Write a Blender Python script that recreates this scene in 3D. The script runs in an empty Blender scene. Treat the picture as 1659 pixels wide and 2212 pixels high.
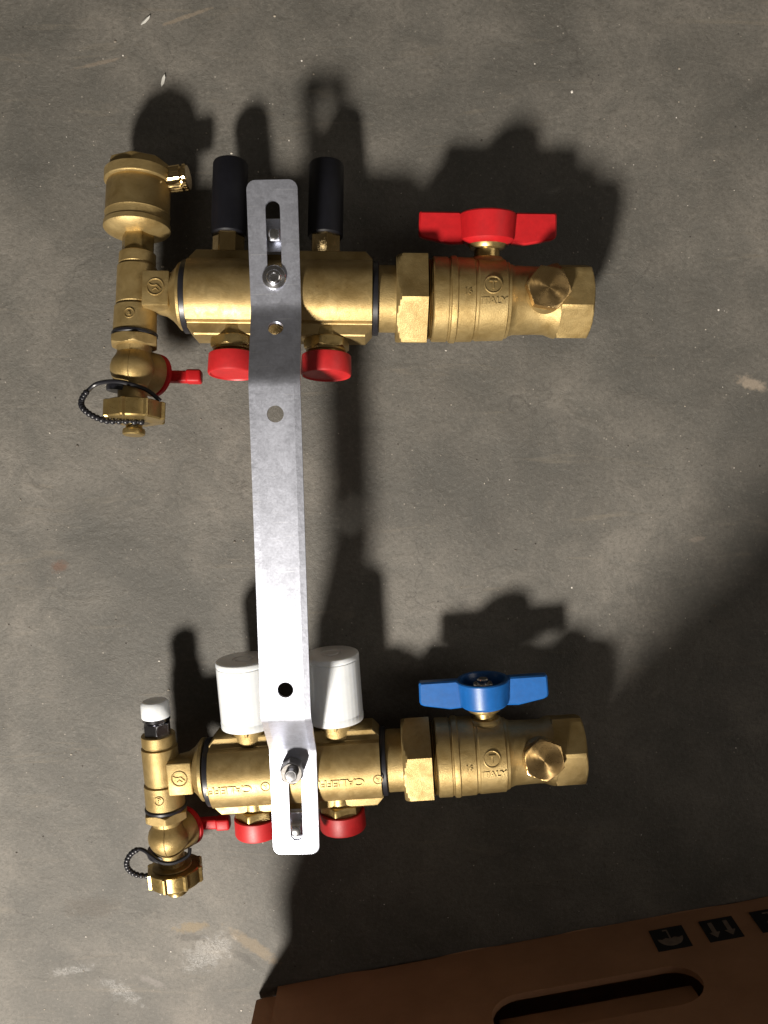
import bpy, bmesh, math, random
from mathutils import Vector, Matrix
from mathutils.geometry import tessellate_polygon
R = math.radians
random.seed(7)
MM = 0.001
SC = bpy.context.scene
COL = SC.collection

# ------------------------------------------------------------------ camera, world, lamp, exposure
cam_d = bpy.data.cameras.new("camera")
cam = bpy.data.objects.new("camera", cam_d); COL.objects.link(cam)
PITCH = R(7.0)
cam.location = (0, .06886, .5418)
cam.rotation_euler = (-PITCH, 0, 0)
cam_d.sensor_fit = 'HORIZONTAL'; cam_d.sensor_width = 36.0
cam_d.lens = 36.0*1988.0/1659.0
cam_d.clip_start = 0.01; cam_d.clip_end = 50
SC.camera = cam
w = bpy.data.worlds.new("World"); SC.world = w; w.use_nodes = True
bg = w.node_tree.nodes["Background"]
bg.inputs[0].default_value = (1.0, 0.88, 0.74, 1); bg.inputs[1].default_value = 0.058
ld = bpy.data.lights.new("work_lamp", 'AREA'); ld.shape = 'DISK'; ld.size = 0.25
ld.energy = 80.0; ld.color = (1.0, 0.93, 0.84)
lamp = bpy.data.objects.new("work_lamp", ld); COL.objects.link(lamp)
lamp.location = (-0.50, -1.22, 1.27)
lamp.rotation_euler = (Vector((-0.01, 0.06, 0.03)) - Vector(lamp.location)).to_track_quat('-Z', 'Y').to_euler()
fd = bpy.data.lights.new("fill_lamp", 'AREA'); fd.shape = 'DISK'; fd.size = 1.5  # added fill light that lifts the shadows, no known source
fd.energy = 11.0; fd.color = (1.0, 0.92, 0.82)
fill = bpy.data.objects.new("fill_lamp", fd); COL.objects.link(fill)
fill.location = (1.9, 0.1, 1.7)
fill.rotation_euler = (-Vector(fill.location)).to_track_quat('-Z', 'Y').to_euler()
SC.view_settings.view_transform = 'Standard'; SC.view_settings.look = 'None'
SC.view_settings.exposure = 0.0; SC.view_settings.gamma = 1.0

# ------------------------------------------------------------------ materials
def mat(name):
    m = bpy.data.materials.new(name); m.use_nodes = True
    nt = m.node_tree; return m, nt, nt.nodes["Principled BSDF"]
def node(nt, kind, **kw):
    n = nt.nodes.new(kind)
    for k, v in kw.items(): setattr(n, k, v)
    return n
def coords(nt, scale=1000.0):
    tc = node(nt, 'ShaderNodeTexCoord'); mp = node(nt, 'ShaderNodeMapping')
    mp.inputs['Scale'].default_value = (scale,)*3 if not isinstance(scale, tuple) else scale
    nt.links.new(tc.outputs['Object'], mp.inputs[0]); return mp.outputs[0]
def noise(nt, v, scale, detail=4, rough=.6, dist=0.0):
    n = node(nt, 'ShaderNodeTexNoise'); n.inputs['Scale'].default_value = scale
    n.inputs['Detail'].default_value = detail; n.inputs['Roughness'].default_value = rough
    n.inputs['Distortion'].default_value = dist
    nt.links.new(v, n.inputs['Vector']); return n.outputs['Fac']
def ramp(nt, f, stops):
    r = node(nt, 'ShaderNodeValToRGB'); cr = r.color_ramp
    while len(cr.elements) < len(stops): cr.elements.new(0.5)
    for e, (p, c) in zip(cr.elements, stops):
        e.position = p; e.color = (c if isinstance(c, tuple) else (c, c, c)) + (1,)
    nt.links.new(f, r.inputs[0]); return r.outputs[0]
def mix(nt, f, a, b, mode='MIX'):
    n = node(nt, 'ShaderNodeMix', data_type='RGBA', blend_type=mode)
    for s, v in ((n.inputs[0], f), (n.inputs[6], a), (n.inputs[7], b)):
        if hasattr(v, 'is_linked'): nt.links.new(v, s)
        else: s.default_value = v if isinstance(v, float) else tuple(v) + (1,)
    return n.outputs[2]
def math_(nt, op, a, b=0.0, clamp=False):
    n = node(nt, 'ShaderNodeMath', operation=op); n.use_clamp = clamp
    for s, v in ((n.inputs[0], a), (n.inputs[1], b)):
        if hasattr(v, 'is_linked'): nt.links.new(v, s)
        else: s.default_value = v
    return n.outputs[0]
def bump(nt, h, strength, dist):
    b = node(nt, 'ShaderNodeBump'); b.inputs['Strength'].default_value = strength
    b.inputs['Distance'].default_value = dist; nt.links.new(h, b.inputs['Height']); return b

def brass(name, col, rough, metallic=0.85, grain=0.25, aniso=0.0, tang='Z', tarnish=.55):
    m, nt, p = mat(name); v = coords(nt)
    big = noise(nt, v, .07, 6, .65, .5); fine = noise(nt, v, 1.7, 3, .7)
    c = mix(nt, ramp(nt, big, [(.34, 0.0), (.68, 1.0)]), (col[0]*.66, col[1]*.61, col[2]*.50), col)
    spots = ramp(nt, noise(nt, v, .28, 6, .75), [(.62, 0.0), (.72, 1.0)])          # tarnish freckles
    c = mix(nt, math_(nt, 'MULTIPLY', spots, tarnish), c, (col[0]*.40, col[1]*.33, col[2]*.25))
    smear = ramp(nt, noise(nt, v, .15, 4, .6, 1.5), [(.45, 0.0), (.65, 1.0)])      # handling smears change the gloss
    nt.links.new(c, p.inputs['Base Color'])
    p.inputs['Metallic'].default_value = metallic
    r = math_(nt, 'ADD', math_(nt, 'MULTIPLY', fine, .14), rough-.09)
    nt.links.new(math_(nt, 'ADD', r, math_(nt, 'MULTIPLY', smear, .10)), p.inputs['Roughness'])
    if grain:
        b = bump(nt, fine, grain, .00028); nt.links.new(b.outputs[0], p.inputs['Normal'])
    if aniso:
        p.inputs['Anisotropic'].default_value = aniso
        t = node(nt, 'ShaderNodeTangent', direction_type='RADIAL', axis=tang)
        nt.links.new(t.outputs[0], p.inputs['Tangent'])
    return m
CAST = brass('cast_brass', (.385, .285, .125), .48, .70, .55)
BAR = brass('extruded_brass', (.385, .285, .128), .46, .72, .28)
TURN = brass('machined_brass', (.47, .35, .15), .31, .85, .12)
BRIGHT = brass('bright_brass', (.72, .54, .26), .14, 1.0, 0)
PLUG = brass('turned_brass_face', (.56, .39, .18), .30, .95, 0, .85)

def plastic(name, col, rough, var=.12, coat=0.0, sss=0.0, bumpy=.1, spec=.5):
    m, nt, p = mat(name); v = coords(nt)
    f = noise(nt, v, .25, 5, .65)
    c = mix(nt, ramp(nt, f, [(.3, 0.0), (.75, 1.0)]), tuple(x*(1-var) for x in col), col)
    nt.links.new(c, p.inputs['Base Color'])
    fine = noise(nt, v, 1.4, 4, .7)
    nt.links.new(math_(nt, 'ADD', math_(nt, 'MULTIPLY', fine, .2), rough-.1), p.inputs['Roughness'])
    b = bump(nt, fine, bumpy, .0002); nt.links.new(b.outputs[0], p.inputs['Normal'])
    p.inputs['Coat Weight'].default_value = coat; p.inputs['Specular IOR Level'].default_value = spec
    if sss:
        p.inputs['Subsurface Weight'].default_value = sss
        p.inputs['Subsurface Radius'].default_value = (1, .9, .75)
        p.inputs['Subsurface Scale'].default_value = .004
    return m
RED = plastic('red_plastic', (.43, .012, .014), .50, var=.22)
REDP = plastic('red_enamel', (.43, .009, .012), .50, spec=.3, var=.25, bumpy=.2)
BLUE = plastic('blue_enamel', (.007, .098, .34), .35, coat=.15, var=.25, bumpy=.2)
BLACK = plastic('black_rubber', (.012, .012, .016), .38, var=.4)
KNOB = plastic('matt_black_plastic', (.005, .0052, .0085), .5, var=.4, spec=.35)
WHITE = plastic('translucent_white_plastic', (.72, .75, .77), .30, var=.07, sss=.4, coat=.3)
DARKCORE = plastic('dark_cavity_plastic', (.012, .012, .014), .6)

def steel(name, col, rough, spangle=.0, edge=False):
    m, nt, p = mat(name); v = coords(nt)
    p.inputs['Metallic'].default_value = 1.0
    vor = node(nt, 'ShaderNodeTexVoronoi'); vor.inputs['Scale'].default_value = .24
    nt.links.new(v, vor.inputs['Vector'])
    f = noise(nt, v, .8, 6, .75)
    sepc = node(nt, 'ShaderNodeSeparateColor'); nt.links.new(vor.outputs['Color'], sepc.inputs[0])
    mixf = math_(nt, 'ADD', math_(nt, 'MULTIPLY', f, .88), math_(nt, 'MULTIPLY', sepc.outputs[0], .12))
    c = mix(nt, ramp(nt, mixf, [(.3, 0.0), (.7, 1.0)]), tuple(x*.80 for x in col), col)
    nt.links.new(c, p.inputs['Base Color'])
    nt.links.new(math_(nt, 'ADD', math_(nt, 'MULTIPLY', mixf, spangle), rough-spangle*.5), p.inputs['Roughness'])
    dull = ramp(nt, noise(nt, v, .12, 6, .7, .8), [(.5, 0.0), (.64, 1.0)])
    c = mix(nt, math_(nt, 'MULTIPLY', dull, .35), c, tuple(x*.6 for x in col)); nt.links.new(c, p.inputs['Base Color'])
    for rot, sx, lim in ((24, (7., 420., 60.), .70), (-37, (9., 360., 60.), .71), (82, (6., 480., 60.), .72)):
        mp = node(nt, 'ShaderNodeMapping'); mp.inputs['Scale'].default_value = sx; mp.inputs['Rotation'].default_value = (0, 0, R(rot))
        tcs = node(nt, 'ShaderNodeTexCoord'); nt.links.new(tcs.outputs['Object'], mp.inputs[0])
        line_ = ramp(nt, noise(nt, mp.outputs[0], 4.0, 2, .5), [(lim, 0.0), (lim+.03, .55)])
        c = mix(nt, line_, c, (.92, .93, .96))
    nt.links.new(c, p.inputs['Base Color'])
    # scratches: stretched noise in two directions
    sc1 = noise(nt, coords(nt, (900., 60., 60.)), 1.0, 2, .5); sc2 = noise(nt, coords(nt, (90., 1100., 90.)), 1.0, 2, .5)
    h = math_(nt, 'ADD', math_(nt, 'MULTIPLY', sc1, .35), math_(nt, 'ADD', math_(nt, 'MULTIPLY', sc2, .2), f))
    b = bump(nt, h, .055, .0004)
    if edge:                                   # sheared edges of the strap are slightly rolled over
        tc = node(nt, 'ShaderNodeTexCoord'); sx = node(nt, 'ShaderNodeSeparateXYZ'); nt.links.new(tc.outputs['Object'], sx.inputs[0])
        ax = math_(nt, 'MULTIPLY', math_(nt, 'ABSOLUTE', sx.outputs[0]), 1000.0)
        ax = math_(nt, 'ADD', ax, math_(nt, 'MULTIPLY', math_(nt, 'SUBTRACT', noise(nt, v, .25, 3, .6), .5), .7))
        n2 = node(nt, 'ShaderNodeMath', operation='SUBTRACT'); nt.links.new(ax, n2.inputs[0]); n2.inputs[1].default_value = 9.6
        mx = math_(nt, 'MAXIMUM', n2.outputs[0], 0.0)
        b2 = bump(nt, math_(nt, 'MULTIPLY', mx, -1.0), 1.0, .00014); nt.links.new(b2.outputs[0], b.inputs['Normal'])
    nt.links.new(b.outputs[0], p.inputs['Normal'])
    return m
ZINC = steel('galvanised_steel', (.70, .73, .83), .43, .14, edge=True)
BOLT = steel('zinc_bolt_steel', (.72, .72, .74), .20, .1)
DARKSTEEL = steel('dark_steel', (.22, .21, .20), .34, .1)
CHROME = steel('nickel_steel', (.42, .42, .45), .16, .05)

def cardboard():
    m, nt, p = mat('brown_cardboard'); v = coords(nt)
    f = noise(nt, v, .03, 6, .65); g = noise(nt, coords(nt, (60., 60., 700.)), 1.0, 3, .6); q = noise(nt, v, .9, 4, .7)
    c = mix(nt, ramp(nt, f, [(.3, 0.0), (.7, 1.0)]), (.33, .165, .085), (.43, .225, .12))
    c = mix(nt, math_(nt, 'MULTIPLY', q, .25), c, (.22, .11, .06))
    nt.links.new(c, p.inputs['Base Color']); p.inputs['Roughness'].default_value = .8
    b = bump(nt, math_(nt, 'ADD', q, math_(nt, 'MULTIPLY', g, .6)), .25, .0004); nt.links.new(b.outputs[0], p.inputs['Normal'])
    return m
CARD = cardboard()
INK = plastic('black_print_ink', (.010, .011, .013), .55, bumpy=.05)
PALEINK = plastic('bare_board_pictogram', (.26, .20, .16), .7, var=.4)
CHIPW = plastic('white_paint_flake', (.52, .51, .47), .6)

def concrete():
    m, nt, p = mat('grey_concrete'); v = coords(nt)
    L = nt.links
    big = noise(nt, v, .010, 6, .6, .4); mid = noise(nt, v, .045, 6, .65, .6)
    fine = noise(nt, v, .42, 6, .75); grit = noise(nt, v, 1.6, 3, .8)
    base = mix(nt, ramp(nt, big, [(.37, 0.0), (.63, 1.0)]), (.108, .103, .090), (.255, .236, .208))
    base = mix(nt, ramp(nt, mid, [(.36, 0.55), (.62, 0.0)]), base, (.118, .116, .104))
    # fine two-tone speckle of the sand
    base = mix(nt, ramp(nt, fine, [(.30, .6), (.52, 0.0)]), base, (.085, .075, .060))
    base = mix(nt, ramp(nt, fine, [(.56, 0.0), (.76, .65)]), base, (.36, .325, .275))
    base = mix(nt, ramp(nt, grit, [(.30, .55), (.45, 0.0)]), base, (.080, .072, .060))
    base = mix(nt, ramp(nt, grit, [(.60, 0.0), (.76, .55)]), base, (.38, .345, .30))
    # pale sand grains and dark pits
    for sc, lim, col, am in ((.16, .085, (.52, .48, .42), .8), (.09, .06, (.025, .02, .016), .85)):
        vor = node(nt, 'ShaderNodeTexVoronoi'); vor.inputs['Scale'].default_value = sc
        L.new(v, vor.inputs['Vector'])
        msk = ramp(nt, vor.outputs['Distance'], [(lim*.5, 1.0), (lim, 0.0)])
        sp = node(nt, 'ShaderNodeSeparateColor'); L.new(vor.outputs['Color'], sp.inputs[0])
        few = ramp(nt, sp.outputs[0], [(.62, 0.0), (.66, am)])
        base = mix(nt, math_(nt, 'MULTIPLY', msk, few), base, col)
    # trowel streaks and long faint scratches
    st = noise(nt, coords(nt, (12., 95., 50.)), 1.0, 5, .65, .8)
    base = mix(nt, ramp(nt, st, [(.60, 0.0), (.72, .30)]), base, (.34, .29, .22))
    mp = node(nt, 'ShaderNodeMapping'); mp.inputs['Scale'].default_value = (4., 160., 60.); mp.inputs['Rotation'].default_value = (0, 0, R(-16))
    tc = node(nt, 'ShaderNodeTexCoord'); L.new(tc.outputs['Object'], mp.inputs[0])
    s2 = noise(nt, mp.outputs[0], 1.0, 2, .5, .5)
    base = mix(nt, ramp(nt, s2, [(.74, 0.0), (.82, .30)]), base, (.36, .31, .24))
    # hairline cracks, only here and there
    wv = node(nt, 'ShaderNodeVectorMath', operation='ADD'); L.new(v, wv.inputs[0])
    nz = node(nt, 'ShaderNodeTexNoise'); nz.inputs['Scale'].default_value = .05; nz.inputs['Detail'].default_value = 5; L.new(v, nz.inputs['Vector'])
    sc_ = node(nt, 'ShaderNodeVectorMath', operation='SCALE'); sc_.inputs['Scale'].default_value = 38; L.new(nz.outputs['Color'], sc_.inputs[0]); L.new(sc_.outputs[0], wv.inputs[1])
    ed = node(nt, 'ShaderNodeTexVoronoi', feature='DISTANCE_TO_EDGE'); ed.inputs['Scale'].default_value = .0062; L.new(wv.outputs[0], ed.inputs['Vector'])
    crack = math_(nt, 'MULTIPLY', ramp(nt, ed.outputs['Distance'], [(.0, 1.0), (.0045, 0.0)]), ramp(nt, noise(nt, v, .012, 4, .6), [(.50, 0.0), (.58, .38)]))
    base = mix(nt, crack, base, (.05, .042, .034))
    # stains and glossy dried patches with a place of their own: x, y, radius x, radius y, turn
    def blob(x, y, rx, ry, turn, wob=.5):
        mp = node(nt, 'ShaderNodeMapping', vector_type='TEXTURE')
        mp.inputs['Location'].default_value = (x, y, 0); mp.inputs['Scale'].default_value = (rx, ry, .05)
        mp.inputs['Rotation'].default_value = (0, 0, R(turn))
        L.new(tc.outputs['Object'], mp.inputs[0])
        ln = node(nt, 'ShaderNodeVectorMath', operation='LENGTH'); L.new(mp.outputs[0], ln.inputs[0])
        n = noise(nt, v, .22, 5, .7)
        d = math_(nt, 'ADD', ln.outputs['Value'], math_(nt, 'MULTIPLY', math_(nt, 'SUBTRACT', n, .5), wob*4))
        return ramp(nt, d, [(.55, 1.0), (1.0, 0.0)])
    for x, y, rx, ry, t, col, am in (
            (0.2145, 0.0777, .011, .004, -18, (0.4444, 0.3694, .29), .8), (0.1864, -0.0141, .006, .002, 10, (0.3671, 0.3115, .26), .5),
            (-0.1937, -0.0305, .006, .004, 20, (0.1642, 0.0845, .05), .75), (-0.1207, -0.2604, .012, .004, 8, (0.2898, 0.2197, .12), .75),
            (-0.1207, -0.2672, .012, .003, 4, (0.0580, 0.0506, .04), .5), (-0.0821, -0.2730, .022, .005, -35, (0.3188, 0.2438, .15), .6),
            (-0.0869, -0.2817, .016, .003, -38, (0.0676, 0.0603, .05), .5), (-0.1835, -0.2469, .02, .008, 0, (0.1063, 0.0845, .06), .4),
            (-0.1111, 0.2796, .018, .0012, 18, (0.3478, 0.2825, .21), .6), (-0.1594, 0.2554, .016, .0012, 12, (0.3284, 0.2632, .20), .5),
            (0.2270, 0.2004, .004, .002, 30, (0.3864, 0.3211, .24), .8), (-0.1468, -0.2971, .010, .003, -25, (0.3284, 0.3018, .29), .4)):
        base = mix(nt, math_(nt, 'MULTIPLY', blob(x, y, rx, ry, t), am), base, col)
    base = mix(nt, 1.0, base, (.53, .522, .503), 'MULTIPLY')
    L.new(base, p.inputs['Base Color'])
    gl = math_(nt, 'MAXIMUM', blob(-0.1662, -0.3039, .016, .006, -32, .8), blob(-0.1980, -0.2894, .014, .003, 8, .9))
    gl = math_(nt, 'MAXIMUM', gl, blob(-0.1111, -0.2778, .020, .010, 30, .9))
    L.new(math_(nt, 'SUBTRACT', .62, math_(nt, 'MULTIPLY', gl, .30)), p.inputs['Roughness'])
    h = math_(nt, 'ADD', math_(nt, 'MULTIPLY', fine, 1.0), math_(nt, 'ADD', math_(nt, 'MULTIPLY', grit, .45), math_(nt, 'MULTIPLY', mid, 2.0)))
    b = bump(nt, h, .45, .0011); L.new(b.outputs[0], p.inputs['Normal'])
    return m
FLOORM = concrete()

# ------------------------------------------------------------------ mesh helpers (all in millimetres)
def frame_for(axis):
    a = Vector(axis).normalized()
    h = Vector((0, 0, 1)) if abs(a.z) < .9 else Vector((0, 1, 0))
    u = (h - a*h.dot(a)).normalized()          # angle 0 points to +z (or +y for a z axis)
    return a, u, a.cross(u)
def loft(bm, rings, closed=True, cap=True):
    vs = [[bm.verts.new(p) for p in r] for r in rings]
    n = len(rings[0])
    for a, b in zip(vs, vs[1:]):
        for i in range(n if closed else n-1):
            j = (i+1) % n
            bm.faces.new((a[i], a[j], b[j], b[i]))
    if cap:
        bm.faces.new(vs[0][::-1]); bm.faces.new(vs[-1])
    return vs
def lathe(bm, prof, axis, org=(0, 0, 0), seg=40, radf=None):
    a, u, w_ = frame_for(axis); o = Vector(org); rings = []
    for t, r in prof:
        ring = []
        for i in range(seg):
            th = 2*math.pi*i/seg
            rr = max(r if radf is None else radf(t, r, th), .01)
            ring.append(o + a*t + (u*math.cos(th) + w_*math.sin(th))*rr)
        rings.append(ring)
    loft(bm, rings)
def hexnut(bm, t0, t1, Rc, axis, org=(0, 0, 0), turn=0.0, cham=.10, n=6, both=True):
    """hexagonal nut, its corners cut by a cone at the ends"""
    ap = Rc*math.cos(math.pi/n)
    h = Rc*cham
    def rf(t, r, th):
        x = (th - turn) % (2*math.pi/n) - math.pi/n
        return min(ap/math.cos(x), r)
    s = 1 if t1 > t0 else -1
    q = [(0, ap*.975), (.12, ap*1.0), (.3, ap+(Rc-ap)*.28), (.55, ap+(Rc-ap)*.58), (.8, ap+(Rc-ap)*.84), (1, Rc)]
    prof = [(t0+s*h*k, r) for k, r in q] if both else [(t0, Rc)]
    prof += [(t1-s*h*k, r) for k, r in reversed(q)]
    lathe(bm, prof, axis, org, 96, rf)
def box(bm, lo, hi, bev=0.0, seg=2, M=None):
    r = bmesh.ops.create_cube(bm, size=1.0)
    vs = r['verts']
    for v in vs:
        v.co = Vector(((lo[k]+hi[k])/2 + v.co[k]*(hi[k]-lo[k]) for k in range(3)))
    if bev:
        es = list({e for v in vs for e in v.link_edges})
        r2 = bmesh.ops.bevel(bm, geom=es, offset=bev, segments=seg, affect='EDGES', profile=.5)
        vs = list({v for f in r2['faces'] for v in f.verts} | {v for v in vs if v.is_valid})
    if M is not None:
        seen = set()
        stack = [v for v in vs if v.is_valid]
        while stack:
            v = stack.pop()
            if v in seen: continue
            seen.add(v); stack += [e.other_vert(v) for e in v.link_edges]
        for v in seen: v.co = M @ v.co
def spline(pts, n=8):
    P = [Vector(p) for p in pts]; out = []
    for i in range(len(P)-1):
        p0, p1, p2, p3 = P[max(i-1, 0)], P[i], P[i+1], P[min(i+2, len(P)-1)]
        for k in range(n):
            t = k/n
            out.append(.5*((2*p1)+(p2-p0)*t+(2*p0-5*p1+4*p2-p3)*t*t+(3*p1-p0-3*p2+p3)*t**3))
    return out + [P[-1]]
def tube(bm, pts, r, seg=10):
    rings = []; prev = None
    for i, p in enumerate(pts):
        d = (pts[min(i+1, len(pts)-1)] - pts[max(i-1, 0)]).normalized()
        u = (prev if prev is not None else Vector((0.1, 0.2, 1)))
        u = (u - d*u.dot(d)).normalized(); prev = u; v = d.cross(u)
        rr = r(i/(len(pts)-1)) if callable(r) else r
        rings.append([p + (u*math.cos(2*math.pi*k/seg) + v*math.sin(2*math.pi*k/seg))*rr for k in range(seg)])
    loft(bm, rings)
def ball(bm, c, r, sub=2):
    q = bmesh.ops.create_icosphere(bm, subdivisions=sub, radius=r)
    for v in q['verts']: v.co += Vector(c)
def plate(bm, outline, holes, f, thick):
    """flat plate with holes: outline/holes are 2D, f(x, y, t) maps them to 3D with t = 0 top, 1 bottom"""
    loops = [outline] + holes
    flat = [p for l in loops for p in l]
    tris = tessellate_polygon([[Vector((p[0], p[1], 0)) for p in l] for l in loops])
    top = [bm.verts.new(f(p[0], p[1], 0)) for p in flat]; bot = [bm.verts.new(f(p[0], p[1], thick)) for p in flat]
    for t in tris:
        try: bm.faces.new([top[i] for i in t]); bm.faces.new([bot[i] for i in reversed(t)])
        except ValueError: pass
    k = 0
    for l in loops:
        n = len(l)
        for i in range(n):
            a, b = k+i, k+(i+1) % n
            bm.faces.new((top[a], top[b], bot[b], bot[a]))
        k += n
def stadium(cx, y0, y1, r, n=10):
    pts = [(cx + r*math.cos(math.pi*i/n), y1 - r + r*math.sin(math.pi*i/n)) for i in range(n+1)]
    return pts + [(cx - r*math.cos(math.pi*i/n), y0 + r - r*math.sin(math.pi*i/n)) for i in range(n+1)]
def circle(cx, cy, r, n=24): return [(cx+r*math.cos(2*math.pi*i/n), cy+r*math.sin(2*math.pi*i/n)) for i in range(n)]
def roundrect(x0, x1, y0, y1, r, n=6, corners=(1, 1, 1, 1)):
    out = []
    for (cx, cy, a0, on) in ((x1-r, y1-r, 0, corners[0]), (x0+r, y1-r, 90, corners[1]), (x0+r, y0+r, 180, corners[2]), (x1-r, y0+r, 270, corners[3])):
        if on: out += [(cx+r*math.cos(R(a0+90*i/n)), cy+r*math.sin(R(a0+90*i/n))) for i in range(n+1)]
        else: out.append((x1 if a0 in (0, 270) else x0, y1 if a0 in (0, 90) else y0))
    return out
def text_into(bm, s, size, f, depth=.35, turn=0.0, squash=1.0):
    cu = bpy.data.curves.new('lettering', 'FONT'); cu.body = s; cu.size = size; cu.extrude = depth/2
    cu.align_x = 'CENTER'; cu.align_y = 'CENTER'; cu.resolution_u = 3; cu.offset = size*.012; cu.bevel_depth = .06; cu.bevel_resolution = 0
    o = bpy.data.objects.new('lettering', cu); COL.objects.link(o)
    me = o.to_mesh(); ct, st = math.cos(turn), math.sin(turn)
    vs = []
    for v in me.vertices:
        x, y = v.co.x*squash, v.co.y
        vs.append(bm.verts.new(f(x*ct - y*st, x*st + y*ct, v.co.z + depth/2)))
    for p in me.polygons:
        try: bm.faces.new([vs[i] for i in p.vertices])
        except ValueError: pass
    o.to_mesh_clear(); bpy.data.objects.remove(o); bpy.data.curves.remove(cu)
def ring_into(bm, cx, cy, r, wr, f, depth=.35, n=28):
    """embossed ring of width wr, domed in cross-section"""
    rings = []
    for i in range(n):
        th = 2*math.pi*i/n
        rings.append([f(cx+(r+wr*math.cos(a))*math.cos(th), cy+(r+wr*math.cos(a))*math.sin(th), depth*math.sin(a)) for a in (0, math.pi/4, math.pi/2, 3*math.pi/4, math.pi)])
    rings.append(rings[0]); loft(bm, rings, closed=False, cap=False)

def obj(name, bm, m, parent=None, frame=None, sharp=35, label=None, smooth=True):
    bmesh.ops.recalc_face_normals(bm, faces=bm.faces[:])
    for v in bm.verts: v.co *= MM
    me = bpy.data.meshes.new(name); bm.to_mesh(me); bm.free()
    me.materials.append(m)
    if smooth:
        me.polygons.foreach_set('use_smooth', [True]*len(me.polygons))
        me.set_sharp_from_angle(angle=R(sharp))
    o = bpy.data.objects.new(name, me); COL.objects.link(o)
    if parent: o.parent = parent
    if frame is not None: o.matrix_local = frame
    if label: o['label'] = label
    return o
def NB(): return bmesh.new()
X, Y, Z = (1, 0, 0), (0, 1, 0), (0, 0, 1)

# ------------------------------------------------------------------ floor
bm = NB()
loft(bm, [[Vector((x, y, z)) for x, y in ((-2500, -2500), (2500, -2500), (2500, 2500), (-2500, 2500))] for z in (-60, 0)])
floor = obj('floor', bm, FLOORM, smooth=False); floor['kind'] = 'structure'

# ------------------------------------------------------------------ the manifold
root = bpy.data.objects.new('heating_manifold', None); COL.objects.link(root); root.empty_display_size = .05
root['label'] = 'brass heating manifold with red and blue valve handles and galvanised bracket lying on concrete'
root['category'] = 'manifold'

def bar_section(hy):
    """half profile of the extruded bar: round front bulge between two flat flanges"""
    pts = []
    a0 = math.asin(16.3/21.0)
    for i in range(15):
        a = a0 - 2*a0*i/14
        pts.append((21*math.sin(a), 21*math.cos(a)))
    pts += [(-16.7, 9.4), (-17.1, 9.0), (-hy+.7, 8.6), (-hy, 7.9), (-hy, -7.9), (-hy+.7, -8.6), (-17.1, -9.0), (-16.7, -9.4)]
    for i in range(15):
        a = a0 - 2*a0*i/14
        pts.append((-21*math.sin(a), -21*math.cos(a)))
    pts += [(16.7, -9.4), (17.1, -9.0), (hy-.7, -8.6), (hy, -7.9), (hy, 7.9), (hy-.7, 8.6), (17.1, 9.0), (16.7, 9.4)]
    return pts
def cyl_front(r, y0=0.0):
    """maps flat (x, y, t) onto the +z front of a cylinder along x"""
    def f(x, y, t):
        a = (y+y0)/r
        return Vector((x, (r+t)*math.sin(a), (r+t)*math.cos(a)))
    return f
def cyl_front_y(r, cx, z=0.0):
    def f(x, y, t):
        a = x/r
        return Vector((cx+(r+t)*math.sin(a), y, z+(r+t)*math.cos(a)))
    return f

def manifold_bar(F, where, letters):
    bm = NB()
    loft(bm, [[Vector((x, y, z)) for y, z in bar_section(hy)] for x, hy in ((-48.2, 19.0), (-44.6, 23.0), (44.6, 23.0), (48.2, 19.0))])
    bar = obj('manifold_bar', bm, BAR, root, F, 24, where+' extruded brass distribution bar')
    for x in (-49.9, 49.9):
        bm = NB()
        lathe(bm, [(-1.7, 17), (-1.7, 18.9), (-1.2, 19.5), (1.2, 19.5), (1.7, 18.9), (1.7, 17)], X, (x, 0, 0), 56)
        obj('o_ring', bm, BLACK, bar)
    if letters:
        bm = NB()
        for cx in (-36.5, 26.0):
            f = cyl_front(20.95, -2.6)
            text_into(bm, "CALEFFI", 6.0, lambda x, y, t: f(x+cx, y, t), .5, math.pi, 1.22)
            ring_into(bm, cx+20.5, .6, 2.5, .35, f, .35)
            text_into(bm, "R", 3.2, lambda x, y, t: f(x+cx+20.5, y+.6, t), .35, math.pi)
        let = obj('lettering', bm, BAR, bar); let['kind'] = 'stuff'
    return bar

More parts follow.
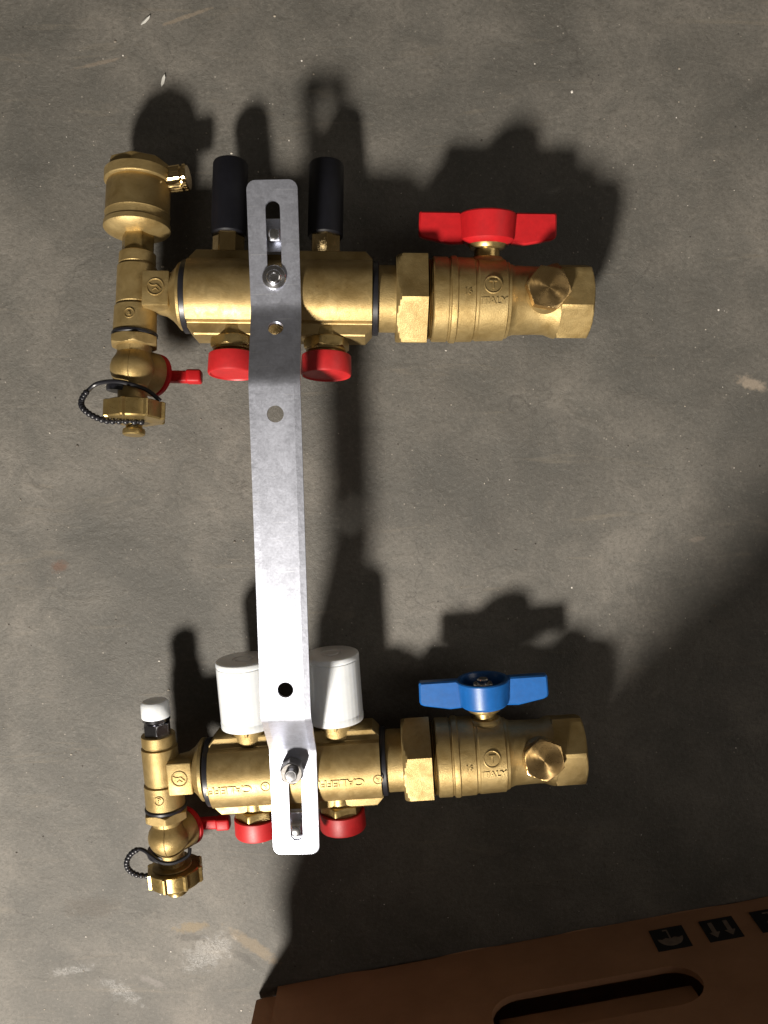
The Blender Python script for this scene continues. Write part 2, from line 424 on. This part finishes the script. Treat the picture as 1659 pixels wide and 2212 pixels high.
def ball_valve(F, tint, hm, turn, plug_turn):
    bm = NB()
    lathe(bm, [(55.6, 16.6), (55.6, 17.6), (66.5, 17.6)], X, seg=56)
    lathe(bm, [(80.8, 18.6), (84.2, 18.6), (84.3, 21.6), (84.9, 22.3), (92.2, 22.3), (92.6, 21.7), (93.4, 21.7), (93.8, 22.6), (94.8, 22.9), (96.6, 22.9), (97.2, 22.2),
               (105.8, 22.0), (106.4, 21.2), (107.6, 21.2), (108.2, 21.7), (122.6, 21.2), (123.2, 20.2), (124.6, 20.0), (125.6, 19.0), (128, 18.2), (140, 17.8), (145, 18.0), (148.5, 19.4), (150.5, 19.8)], X, seg=64)
    hexnut(bm, 149.2, 168, 21.2, X, turn=R(turn+8), cham=.08)
    # port boss that carries the drain plug
    lathe(bm, [(8, 11.4), (17.5, 11.2), (19.5, 10.6), (20.0, 9.0)], (0.05, .18, 1), (141.6, 0, 0), 36)
    # stem boss
    lathe(bm, [(15, 10.5), (20.5, 9.6), (22.2, 8.2)], Y, (113.5, 0, 0), 36)
    body = obj('ball_valve', bm, CAST, root, F, 32, tint+' handled brass ball valve')
    bm = NB(); hexnut(bm, 81.4, 65.2, 26.2, X, turn=R(turn), cham=.13, both=False)
    obj('union_nut', bm, CAST, body, sharp=22)
    bm = NB()
    for k in range(3): lathe(bm, [(80.9+k*1.15, 20.2), (81.45+k*1.15, 21.2), (82.0+k*1.15, 20.2)], X, seg=48)
    obj('thread', bm, TURN, body)
    bm = NB()
    hexnut(bm, 19.0, 24.6, 12.0, (0.05, .18, 1), (141.6, 0, 0), turn=R(plug_turn), cham=.05)
    obj('drain_plug', bm, PLUG, body, sharp=22)
    me = body.children[-1].data            # own origin on its axis so the turned face shines radially
    pl = body.children[-1]; ax = Vector((.05, .18, 1)).normalized(); off = Vector((.1416, 0, 0)) + ax*.02
    q = ax.to_track_quat('Z', 'Y'); qi = q.inverted()
    for v in me.vertices: v.co = qi @ (v.co - off)
    pl.rotation_mode = 'QUATERNION'; pl.rotation_quaternion = q; pl.location = off
    bm = NB()
    lathe(bm, [(20.5, 6.6), (26.2, 6.8), (26.8, 9.2), (29.2, 10.6), (31.0, 10.6)], Y, (113.5, 0, 0), 36)
    obj('stem_collar', bm, TURN, body)
    # handle: hollow round hub with two flat wings
    bm = NB()
    lathe(bm, [(28.9, 8), (28.9, 10.9), (29.6, 12.6), (31.2, 14.2), (44.2, 15.0), (44.9, 14.6), (44.9, 12.9), (44.4, 12.6), (35.0, 12.2), (34.8, 5)], Y, (113.5, 0, 0), 48)
    for s in (-1, 1):
        ins, out = 12.5, 36.5
        prof = [(ins, 29.2), (ins+7, 28.8), (out-2.5, 31.6), (out-.6, 32.6), (out, 34), (out-.2, 44.6), (out-.9, 45.4), (ins+2.2, 45.4), (ins+1.2, 44.6), (ins, 43)]
        for zz, sh in (((-3.4, 2.6), 0),):
            rings = []
            for z, inset in ((zz[0], .9), (zz[0]+.9, 0), (zz[1]-.9, 0), (zz[1], .9)):
                cxm, cym = 24.0, 37.2
                rings.append([Vector((113.5+s*(cxm+(px-cxm)*(1-inset/13)), cym+(py-cym)*(1-inset/9), z)) for px, py in prof])
            loft(bm, rings)
    h = obj('handle', bm, hm, body, None, 32, tint+' butterfly handle')
    bm = NB(); hexnut(bm, 34.6, 42.5, 6.2, Y, (113.5, 0, 0), cham=.12); lathe(bm, [(42.0, 3.4), (44.6, 3.3), (45.2, 2.7)], Y, (113.5, 0, 0), 20)
    obj('handle_nut', bm, BOLT, h, sharp=22)
    # cast marks
    bm = NB(); f = cyl_front(21.45)
    ring_into(bm, 114.6, 5.6, 4.5, .5, f, .55)
    text_into(bm, "T", 6.2, lambda x, y, t: f(x+114.6, y+5.4, t), .45)
    obj('emblem', bm, CAST, body); bm = NB()
    text_into(bm, "ITALY", 4.7, lambda x, y, t: f(x+115.0, y-2.9, t), .5, 0, 1.12)
    f2 = cyl_front(22.05); text_into(bm, "16", 4.4, lambda x, y, t: f2(x+101.6, y+1.5, t), .5)
    let = obj('lettering', bm, CAST, body); let['kind'] = 'stuff'
    return body

TX = -77.3
def end_tee(F, where, letter):
    bm = NB()
    lathe(bm, [(23.0, 7.5), (23.0, 9.2), (22.6, 9.6), (16.9, 9.7), (16.3, 9.2), (15.7, 9.2), (15.2, 10.3), (-5.0, 10.4), (-5.5, 9.9), (-6.2, 9.9), (-6.8, 11.0), (-19.8, 11.3), (-20.4, 10.9), (-20.4, 9)], Y, (TX, 0, 0), 48)
    lathe(bm, [(-78, 8), (-71, 8.6), (-66, 9.6), (-61, 10.6), (-57.5, 13.0), (-55.2, 15.4), (-54.0, 17.0), (-53.2, 17.9), (-51.4, 17.9), (-51.4, 15)], X, seg=48)
    tee = obj('end_tee', bm, CAST, root, F, 32, where+' brass end tee')
    bm = NB(); box(bm, (-71.2, -9.4, 0), (-57.2, 9.6, 13.2), 1.0, 2)
    p = obj('emblem_plate', bm, CAST, tee)
    bm = NB(); f = lambda x, y, t: Vector((-64.2+x, y, 13.2+t))
    ring_into(bm, 0, .6, 4.3, .45, f, .45)
    pts = [Vector((-64.2+x, y+.6, 13.3)) for x, y in ((-3.3, 1.7), (-2.2, .9), (-.8, .7), (.8, .9), (1.9, 0), (3.0, -1.2))]
    tube(bm, spline(pts, 4), .38, 6)
    tube(bm, [Vector((-64.2+x, y+.6, 13.3)) for x, y in ((-1.5, -1.9), (0.1, -.7), (1.6, -1.9))], .3, 6)
    obj('emblem', bm, CAST, p)
    bm = NB(); g = cyl_front_y(11.15, TX)
    ring_into(bm, -.4, -12.8, 2.5, .35, g, .4)
    text_into(bm, letter, 3.6, lambda x, y, t: g(x-.4, y-12.8, t), .45)
    obj('emblem', bm, CAST, tee)
    return tee

def drain_valve(F, where, strap, beads):
    bm = NB()
    lathe(bm, [(-27.4, 9.5), (-29.2, 9.0), (-31.2, 8.7), (-33.0, 9.6), (-35.5, 11.2), (-38.5, 12.0), (-41.5, 11.9), (-44.5, 10.9), (-47.2, 9.0), (-49, 7.7), (-56.5, 7.6), (-57, 11), (-57.6, 11.4), (-57.8, 6)], Y, (TX, 0, 0), 48)
    lathe(bm, [(0, 10.5), (9, 11.6), (12.6, 11.6), (13.4, 10.8), (14, 6)], (.55, 0, -.83), (TX, -39.8, 0), 40)          # stem housing underneath
    tube(bm, spline([(TX+math.sin(R(a))*.3, y, z) for a, y, z in ((0, -28.9, 9.0), (0, -31.2, 8.75), (0, -33, 9.7), (0, -36, 11.45), (0, -40, 12.0), (0, -44.5, 10.95), (0, -47.4, 8.9))], 3), .28, 6)   # casting seam
    d = obj('drain_valve', bm, CAST, root, F, 34, where+' brass drain valve')
    bm = NB(); lathe(bm, [(-1.1, 10), (-1.1, 11.5), (-.6, 12.0), (.6, 12.0), (1.1, 11.5), (1.1, 10)], Y, (TX, -21.4, 0), 48)
    obj('o_ring', bm, BLACK, d)
    bm = NB(); hexnut(bm, -22.4, -28.0, 13.3, Y, (TX, 0, 0), turn=R(12), cham=.09)
    obj('union_nut', bm, CAST, d, sharp=22)
    # red lever below the ball
    bm = NB()
    lathe(bm, [(13.4, 7), (13.4, 10.9), (14.2, 11.7), (16.2, 11.7), (17.0, 10.8)], (.55, 0, -.83), (TX, -39.8, 0), 40)
    box(bm, (TX+9, -43.2, -17.5), (TX+30, -36.8, -11.5), 1.4, 3)
    box(bm, (TX+25, -43.6, -17.6), (TX+33.5, -36.4, -9.8), 1.5, 3)
    box(bm, (TX-13.0, -37.4, -13), (TX+2, -33.6, -8.5), 1.2, 2)
    obj('lever', bm, REDP, d)
    # ribbed hose cap with its nub
    bm = NB()
    n = 8
    def rf(t, r, th):
        k = (th*n/(2*math.pi) + .25) % 1.0
        return r + (1.35 if k < .16 else 0) if r > 13 else r
    lathe(bm, [(-57.8, 11.6), (-57.8, 14.6), (-58.3, 15.4), (-66.6, 15.4), (-67.4, 14.6), (-67.6, 12.0), (-68.2, 5.2), (-70, 4.2), (-71.4, 4.4), (-72, 5.6), (-73, 5.9), (-74.6, 5.8), (-75.2, 5.0)], Y, (TX+1.4, 0, 0), 96, rf)
    obj('hose_cap', bm, TURN, d, None, 28)
    # black retaining strap
    bm = NB()
    sp = spline([Vector((TX+x, y, z)) for x, y, z in strap], 8)
    tube(bm, sp, lambda t: 1.15 if t < .55 else .95, 10)
    for i in range(int(len(sp)*beads), len(sp), 3):
        ball(bm, sp[i] + Vector((0, 0, .3)), 1.75, 2)
    lathe(bm, [(-48.6, 7.6), (-48.6, 9.0), (-50.4, 9.4), (-52.2, 9.0), (-52.2, 7.6)], (0.10, 1, 0.06), (TX, 0, 1.0), 36)
    obj('retaining_strap', bm, BLACK, d)
    return d

def outlet(F, x, where, push=0.0):
    bm = NB()
    lathe(bm, [(18, 9.5), (30.5, 9.5), (30.8, 10.6), (36-push, 10.6)], (0, -1, 0), (x, 0, 0), 40)
    o = obj('outlet_fitting', bm, TURN, root, F, 32)
    bm = NB(); hexnut(bm, 22.6, 28.6, 12.4, (0, -1, 0), (x, 0, 0), turn=R(14), cham=.10)
    lathe(bm, [(28.4, 10.8), (29.6, 10.9), (30.2, 10.2)], (0, -1, 0), (x, 0, 0), 40)
    obj('hex_nut', bm, TURN, o, sharp=22)
    bm = NB()
    lathe(bm, [(t-push, r) for t, r in ((34.5, 11.0), (31.6, 11.2), (31.4, 12.7), (31.8, 13.1), (41.2, 13.4), (42.2, 12.9), (42.4, 12.2), (41.6, 11.6), (41.4, 6))], (0, -1, 0), (x, 0, 0), 56)
    obj('outlet_cap', bm, RED, o, None, 30, 'red plastic dust cap on '+where)
    return o

def place(x, y, z, rz, rx, ry=0):
    return Matrix.Translation((x*MM, y*MM, z*MM)) @ Matrix.Rotation(R(rz), 4, 'Z') @ Matrix.Rotation(R(ry), 4, 'Y') @ Matrix.Rotation(R(rx), 4, 'X')
FU = place(-54.5, 122.4, 41.0, -0.6, -13.0, .8)
FL = place(-49.7, -141.0, 33.5, 4.0, 0.8, -.6)

VU = FU @ Matrix.Translation((-.0045, 0, 0)) @ Matrix.Rotation(R(12.0), 4, 'X')
VL = FL @ Matrix.Translation((-.0045, 0, 0))
manifold_bar(FU, 'upper', False)
manifold_bar(FL, 'lower', True)
ball_valve(VU, 'red', REDP, 4, 20)
ball_valve(VL, 'blue', BLUE, 38, 5)
end_tee(FU, 'upper', 'a')
TL = FL @ Matrix.Translation((-.0012, .0018, 0))
end_tee(TL, 'lower', 'P')
drain_valve(FU, 'upper', [(15.9, -57.8, 5), (9.7, -53, 8), (2.4, -50.6, 10.5), (-4.8, -49.1, 10.5), (-12, -48.4, 7), (-17.9, -48.9, 4), (-21.7, -51.5, 3), (-24.6, -55.4, 3),
            (-25.6, -59.3, 3), (-23.2, -63.1, 4), (-17.9, -66.5, 5), (-11.1, -68.9, 6), (-2.4, -69.1, 6.5), (7.2, -69.1, 5)], .5)
drain_valve(TL, 'lower', [(13, -44.5, 6), (12, -48, 8), (4.7, -50.5, 10.6), (-2.4, -49.9, 10.8), (-8.3, -46.9, 9), (-13, -44, 7), (-17.2, -44, 5), (-21.9, -46.9, 4), (-24.9, -51.6, 4),
            (-24.3, -56.4, 4), (-20.2, -60.5, 3), (-13.6, -63.7, 0), (-8, -69.2, -2), (0, -69.8, -5), (5, -69.4, -2)], .45)
for F, wh in ((FU, 'upper'), (FL, 'lower')):
    for x, sd in ((-24.8 if F is FU else -26.2, 'left'), (24.2 if F is FU else 23.4, 'right')):
        outlet(F, x, 'the %s outlet of the %s bar' % (sd, wh), 0 if F is FU else 3.2)

# automatic air vent on the upper tee
bm = NB()
def crown(t, r, th):
    return r - (1.1*abs(math.sin(4*th)) if t > 68.2 and r > 10 else 0)
lathe(bm, [(62.0, 16.2), (60.4, 16.6), (60.0, 16.8), (45.0, 16.9), (44.4, 17.2), (43.8, 16.9), (39.8, 17.0), (39.2, 17.5), (36.6, 17.6), (35.6, 16.8), (33.2, 12), (32.6, 7)], Y, (TX-.8, 0, 0), 64)
vent = obj('air_vent', bm, CAST, root, FU, 30)
bm = NB(); lathe(bm, [(61.6, 15.5), (61.8, 17.7), (62.4, 18.1), (67.6, 18.1), (68.0, 17.2), (68.4, 17.0), (72.2, 16.6), (73.2, 15.2), (73.4, 9), (72.4, 8)], Y, (TX-.8, 0, 0), 96, crown)
vc = obj('vent_cap', bm, CAST, vent, None, 30)
bm = NB(); lathe(bm, [(-64, 5.2), (-59.8, 4.2), (-58.4, 3.4), (-57, 3.4)], (1, .10, .1), (-4.8, 70.6, 5.5), 24)
obj('side_nipple', bm, CAST, vent)
bm = NB()
lathe(bm, [(-58.2, 5.8), (-57.8, 6.7), (-50.6, 6.9), (-50.2, 6.4), (-49.6, 6.4), (-49.2, 6.9), (-47.6, 6.9), (-47.0, 6.3), (-47.0, 3)], (1, .10, .1), (-4.8, 70.6, 5.5), 72,
      lambda t, r, th: r + (.22*math.cos(18*th) if r > 6.5 else 0))
obj('nipple_cap', bm, BRIGHT, vent, None, 25)
bm = NB(); hexnut(bm, 22.8, 34.2, 8.8, Y, (TX, 0, 0), turn=R(25), cham=.08)
obj('neck_nut', bm, TURN, vent, sharp=22)
# black regulating stems on the upper bar
for x in (-29.0, 22.8):
    bm = NB()
    lathe(bm, [(33.6, 7), (33.6, 9.0), (34.4, 9.5), (56, 9.5), (73.6, 9.4), (74.6, 9.0), (75.1, 8.2), (75.2, 4)], Y, (x, 0, 0), 40)
    k = obj('regulating_stem', bm, KNOB, root, FU, 30)
    bm = NB()
    hexnut(bm, 22.6, 35.8, 8.5, Y, (x, 0, 0), turn=R(33 if x < 0 else 8), cham=.07)
    lathe(bm, [(18, 7.4), (22.8, 7.6)], Y, (x, 0, 0), 32)
    obj('hex_nut', bm, BRIGHT, k, sharp=22)
# white thermostatic valve caps on the lower bar
for x in (-25.8, 24.4):
    bm = NB(); n = 72
    def ribs(t, r, th): return r + (.05*math.cos(n*.5*th) if 27.4 < t < 32 else 0)
    lathe(bm, [(28.0, 14.4), (26.6, 15.2), (26.8, 15.6), (30.2, 15.7), (30.6, 15.5), (31.2, 15.5), (61.9, 15.6), (62.2, 15.35), (62.6, 15.35), (62.9, 15.65), (64.6, 15.65), (65.3, 15.35), (65.7, 14.6), (65.8, 6.2), (65.3, 5.8), (65.3, 4.4), (65.9, 4.0), (65.9, 1)], Y, (x, 0, 0), 144, ribs)
    c = obj('valve_cap', bm, WHITE, root, FL, 30)
    bm = NB(); lathe(bm, [(18, 10.4), (26.4, 10.8), (27.0, 10.4), (30, 10)], Y, (x, 0, 0), 48)
    box(bm, (x-.9, 23.4, 10.2), (x+.9, 28.5, 12.4), .3, 1)
    obj('threaded_ring', bm, CAST, c)
# manual bleed valve on the lower tee
bm = NB()
hexnut(bm, 21.6, 30.0, 8.1, Y, (TX, 0, 0), turn=R(10), cham=.08)
lathe(bm, [(29.8, 6.0), (31.2, 6.0), (31.4, 7.9), (33.4, 7.9), (34.0, 7.2)], Y, (TX, 0, 0), 36)
bv = obj('bleed_valve', bm, CHROME, root, TL, 24)
bm = NB(); lathe(bm, [(33.2, 7.4), (33.2, 8.0), (33.8, 8.3), (41.0, 8.0), (42.6, 6.8), (43.0, 5.4), (43.0, 1)], Y, (TX, 0, 0), 40)
obj('bleed_cap', bm, WHITE, bv)

# ------------------------------------------------------------------ mounting bracket
# side line of the strap: (distance along, height); bends are rounded arcs
line = [(178.0, 63.8), (113.5, 64.0), (79.0, 83.0), (-95.0, 84.0), (-122.5, 56.5), (-183.0, 56.0)]
def rounded(line, rad):
    out = [Vector(line[0])]
    for i in range(1, len(line)-1):
        p, a, b = Vector(line[i]), Vector(line[i-1]), Vector(line[i+1])
        d1, d2 = (a-p).normalized(), (b-p).normalized()
        for k in range(7):
            t = k/6
            q0 = p + d1*rad; q2 = p + d2*rad
            out.append((1-t)**2*q0 + 2*t*(1-t)*p + t*t*q2)
    return out + [Vector(line[-1])]
prof = rounded(line, 4.2)
cum = [0.0]
for a, b in zip(prof, prof[1:]): cum.append(cum[-1] + (b-a).length)
def along(s):
    s = min(max(s, 0), cum[-1])
    for i in range(len(cum)-1):
        if s <= cum[i+1] + 1e-6: break
    a, b = prof[i], prof[i+1]; t = (s-cum[i])/(cum[i+1]-cum[i])
    d = (b-a).normalized(); return a.lerp(b, t), Vector((-d.y, d.x))*-1
TH = 2.2
def bend(x, s, t):
    p, nrm = along(s)
    if nrm.y < 0: nrm = -nrm
    q = p - nrm*t
    return Vector((x, q.x, q.y))
W2 = 12.8
def s_at(yv):                              # unrolled distance of the strap point at a given y
    for i in range(len(prof)-1):
        if prof[i].x >= yv >= prof[i+1].x:
            return cum[i] + (prof[i].x-yv)/(prof[i].x-prof[i+1].x)*(cum[i+1]-cum[i])
S = cum[-1]
bm = NB()
cuts = [0.0, cum[1]] + cum[2:-1] + [S]
cuts = sorted(set(round(c, 4) for c in cuts))
holes = [(circle(0, s_at(104.6), 3.9, 24), s_at(104.6)), (circle(0, s_at(61.5), 4.2, 28), s_at(61.5)), (circle(.3, s_at(-79.5), 4.1, 28), s_at(-79.5)),
         (stadium(0, s_at(168.0), s_at(127.0), 3.7), s_at(150)), (stadium(.5, s_at(-132.0), s_at(-175.0), 3.6), s_at(-160))]
for a, b in zip(cuts, cuts[1:]):
    hs = [h for h, c in holes if a < c < b]
    if a == 0: ol = roundrect(-W2, W2, a, b, 4.5, 6, (0, 0, 1, 1))
    elif abs(b-S) < 1e-3: ol = roundrect(-W2, W2, a, b, 4.5, 6, (1, 1, 0, 0))
    else: ol = [(W2, a), (W2, b), (-W2, b), (-W2, a)]
    if b - a > 40 and hs == hs:
        pass
    top_before = len(bm.verts)
    plate(bm, ol, hs, bend, TH)
# drop the inner walls where neighbouring lengths of strap meet
bmesh.ops.remove_doubles(bm, verts=bm.verts[:], dist=.002)
dead = [f for f in bm.faces if len(f.verts) == 4 and any(abs(f.calc_center_median().x) < 1e-3 and all(not e.is_boundary for e in f.edges) and max(len(e.link_faces) for e in f.edges) > 2 for _ in (0,))]
bmesh.ops.delete(bm, geom=dead, context='FACES_ONLY')
FB = place(-52.6, 0, 0, 1.2, 0)
br = obj('mounting_bracket', bm, ZINC, root, FB, 30)
bm = NB()
lathe(bm, [(-1, 2.6), (0, 6.0), (.5, 6.1), (1.0, 5.7), (1.3, 4.6), (1.5, 4.0), (2.6, 3.5), (3.1, 2.7), (3.1, 2.1), (2.5, 1.7), (2.4, .2)], Z, (-.3, 130.0, 64.9), 36)
lathe(bm, [(-14, 2.8), (0, 2.8)], Z, (-.3, 130.0, 64.9), 20)
obj('carriage_bolt', bm, BOLT, br)
bm = NB()
yy, zz = -132.0, 57.0
hexnut(bm, 0, 9.2, 6.6, Z, (-.2, yy, zz), turn=R(10), cham=.12)
obj('hex_nut', bm, DARKSTEEL, br, sharp=22)
bm = NB(); lathe(bm, [(-14, 3.0), (11.5, 3.0), (12.6, 2.4), (12.7, 1)], Z, (-.2, yy, zz), 24)
for k in range(4): lathe(bm, [(9.0+k*.85, 3.0), (9.4+k*.85, 3.35), (9.8+k*.85, 3.0)], Z, (-.2, yy, zz), 24)
obj('stud', bm, BOLT, br)
# clamp straps that hold the bars behind the strap: saddle round the bar and two ears
for F, yc, zc, ztop, rx in ((FU, 122.4, 41.0, 62.2, 0), (FL, -141.2, 33.0, 54.6, 0)):
    bm = NB(); rings = []
    for k in range(25):
        a = R(-118 + 236*k/24); dirv = Vector((0, math.sin(a), -math.cos(a)))
        rings.append([Vector((xx, yc, zc)) + dirv*rr for xx, rr in ((-8, 23.6), (8, 23.6), (8, 24.9), (-8, 24.9))])
    loft(bm, rings)
    for s in (-1, 1):
        y0 = yc + s*21.5
        box(bm, (-8, min(y0, y0+s*17), ztop-9.5), (8, max(y0, y0+s*17), ztop-8), .3, 1)
        box(bm, (-3, y0+s*8-3, ztop-8), (3, y0+s*8+3, ztop-2.2), .6, 1)
    cl = obj('pipe_clamp', bm, ZINC, root, FB, 35)
    for s in (-1, 1):
        bm = NB(); lathe(bm, [(-13, 2.7), (-.5, 2.7), (-.2, 2.0)], Z, (0, yc+s*29.5, ztop), 16)
        obj('clamp_screw', bm, BOLT, cl)

# ------------------------------------------------------------------ cardboard box
bx = bpy.data.objects.new('cardboard_box', None); COL.objects.link(bx)
bx.location = (-.0672, -.3000, 0); bx.rotation_euler = (0, 0, R(11.17))
bx['label'] = 'tall brown cardboard box with hand hole and black handling symbols in the lower right corner'
bx['category'] = 'box'
BW, BD, BH, T = 450.0, 300.0, 205.0, 4.0       # box frame: x along the front panel, -y into the box
def wob(x, z, t):                              # panel mapper with a slightly bowed, wavy board
    return Vector((x, -t - (.5*math.sin(x*.09) if z < 3 else 0), z))
bm = NB()
ol = [(0, BH), (0, .6)]
xs = 0.0
while xs < BW-6:
    xs += random.uniform(5, 11)
    if xs > BW-4: break
    ol.append((xs, random.uniform(.0, .9) + (1.1 if 52 < xs < 98 else 0)))
ol += [(BW, .4), (BW, BH)]
hole = [(y, x) for x, y in stadium(65.5, 130.0, 249.0, 16.5)]
plate(bm, ol, [hole], wob, T)
front = obj('front_panel', bm, CARD, bx, None, 40)
bm = NB()
fm = Matrix.Translation((189.5, -5.2, 83)) @ Matrix.Rotation(R(-11), 4, 'X')
box(bm, (-56, -3.2, -31), (56, 0, 0), .8, 2, fm)
obj('hand_hole_flap', bm, CARD, front)
def square(x, z, w_, h): return [(x, z), (x+w_, z), (x+w_, z+h), (x, z+h)]
def on(x, z, t): return wob(x, z, 0) + Vector((0, .25-t, 0))
def on2(x, z, t): return wob(x, z, 0) + Vector((0, .45-t, 0))
for i, x0 in enumerate((233.6, 264.4, 295.6)):
    bm = NB(); plate(bm, square(x0, 13.6, 20.4, 21.4), [], on, .5)
    sym = obj('handling_symbol', bm, INK, front, None)
    bm = NB(); cx, cz = x0+10.2, 13.4
    if i == 0:                                 # umbrella
        dome = [(cx + 7.6*math.cos(R(a)), cz+10.5 + 7.8*math.sin(R(a))) for a in range(0, 181, 15)]
        scal = [(cx-5, cz+11.6), (cx-2.6, cz+10.4), (cx, cz+11.6), (cx+2.6, cz+10.4), (cx+5, cz+11.6)]
        plate(bm, dome + scal, [], on2, .4)
        plate(bm, square(cx-.45, cz+3.2, .9, 8), [], on2, .4); plate(bm, square(cx-2.6, cz+2.4, 3.0, .9), [], on2, .4)
    elif i == 1:                               # two arrows pointing up
        for dx in (-4.6, 4.6):
            plate(bm, square(cx+dx-1.3, cz+3.5, 2.6, 10), [], on2, .4)
            plate(bm, [(cx+dx-3.1, cz+13.3), (cx+dx+3.1, cz+13.3), (cx+dx, cz+18.5)], [], on2, .4)
    else:                                      # wine glass
        plate(bm, [(cx-4.4, cz+19), (cx-3.9, cz+12.5), (cx-1.2, cz+9.6), (cx+1.2, cz+9.6), (cx+3.9, cz+12.5), (cx+4.4, cz+19)], [], on2, .4)
        plate(bm, square(cx-.5, cz+4, 1.0, 5.8), [], on2, .4); plate(bm, square(cx-3.4, cz+3, 6.8, 1.0), [], on2, .4)
    obj('pictogram', bm, PALEINK, sym, None)
bm = NB(); box(bm, (-1.5, -BD, 0.5), (T-1.5, -T-.3, BH), .6, 1); obj('side_panel', bm, CARD, bx)
bm = NB(); box(bm, (BW-T, -BD, 0.5), (BW, -T-2, BH), .6, 1); obj('side_panel', bm, CARD, bx)
bm = NB(); box(bm, (T, -BD, 0.5), (BW-T-.4, -BD+T, BH), .6, 1); obj('back_panel', bm, CARD, bx)
bm = NB(); box(bm, (T, -BD+T+.5, 1), (BW-T-.5, -T-2, 1+T), .6, 1); obj('bottom_panel', bm, CARD, bx)
bm = NB(); box(bm, (T+.5, -BD/2, BH-T-1), (BW-T-.5, -T-.6, BH-1.5), .6, 1)  # unseen top closure, added to keep lamplight out of the hand hole
obj('light_block_flap', bm, CARD, bx)
bm = NB()                                      # unseen board, added and outlined to cast the soft shadow at right
plate(bm, [(2, BH+.5), (BW-2, BH+.5), (BW-14, BH+318), (300, BH+318), (205, BH+292), (143, BH+222), (108, BH+118), (90, BH+6)],
      [], lambda x, z, t: Vector((x, -t-.3-(z-BH)*.12, z)), 4.0)
obj('shadow_flap', bm, CARD, bx)
bm = NB(); box(bm, (0, -BD, BH+.3), (BW, -BD/2-2, BH+T), .8, 1)
obj('top_flap', bm, CARD, bx)
bm = NB()
plate(bm, [(-14.5, 4.5), (-14.2, 3.3), (-9, 2.6), (-1.2, 3.2), (-1.2, BH-4), (-46, BH-6), (-41, 130), (-33, 92), (-14.5, 52)], [], lambda x, z, t: Vector((x, -t-4.5, z)), 4.0)  # low strip is real; unseen upper part widened to shape the box shadow
obj('corner_flap', bm, CARD, bx)

# ------------------------------------------------------------------ white flakes on the floor
for (x, y, a, l, wd), lb in (((-132.5, 277.7, 40, 3.6, 1.3), 'white paint flake on the bare floor, nearer the top edge'), ((-123.7, 245.8, 70, 3.4, 1.6), 'white paint flake on the floor just above the air vent shadow')):
    bm = NB()
    ol = [(-l, -.2*wd), (-.3*l, -.6*wd), (.6*l, -.45*wd), (l, .1*wd), (.4*l, .6*wd), (-.6*l, .4*wd)]
    plate(bm, ol, [], lambda px, py, t: Vector((px, py, 1.3 + .05*px*px - t)), .5)
    o = obj('paint_flake', bm, CHIPW, None, None, 50)
    o.location = (x*MM, y*MM, -.0004); o.rotation_euler = (0, 0, R(a))
    o['label'] = lb; o['category'] = 'paint flake'; o['group'] = 'white paint flakes on the floor'

# ------------------------------------------------------------------ loose grit on the concrete
def grit_mat():
    m, nt, p = mat('sand_grit'); g = node(nt, 'ShaderNodeNewGeometry')
    c = ramp(nt, g.outputs['Random Per Island'], [(.0, (.03, .026, .02)), (.45, (.12, .10, .08)), (.8, (.33, .29, .23)), (.97, (.6, .57, .52))])
    nt.links.new(c, p.inputs['Base Color']); p.inputs['Roughness'].default_value = .6
    return m
bm = NB(); rg = random.Random(3)
for i in range(620):
    x, y = rg.uniform(-255, 255), rg.uniform(-330, 300)
    r = .22 + .5*rg.random()**4
    q = bmesh.ops.create_icosphere(bm, subdivisions=1, radius=r)
    k = Vector((rg.uniform(.7, 1.5), rg.uniform(.7, 1.3), .6))
    for v in q['verts']:
        v.co = Vector((v.co.x*k.x*rg.uniform(.8, 1.2), v.co.y*k.y*rg.uniform(.8, 1.2), v.co.z*k.z)) + Vector((x, y, r*.35))
g = obj('loose_grit', bm, grit_mat(), smooth=False); g['kind'] = 'stuff'
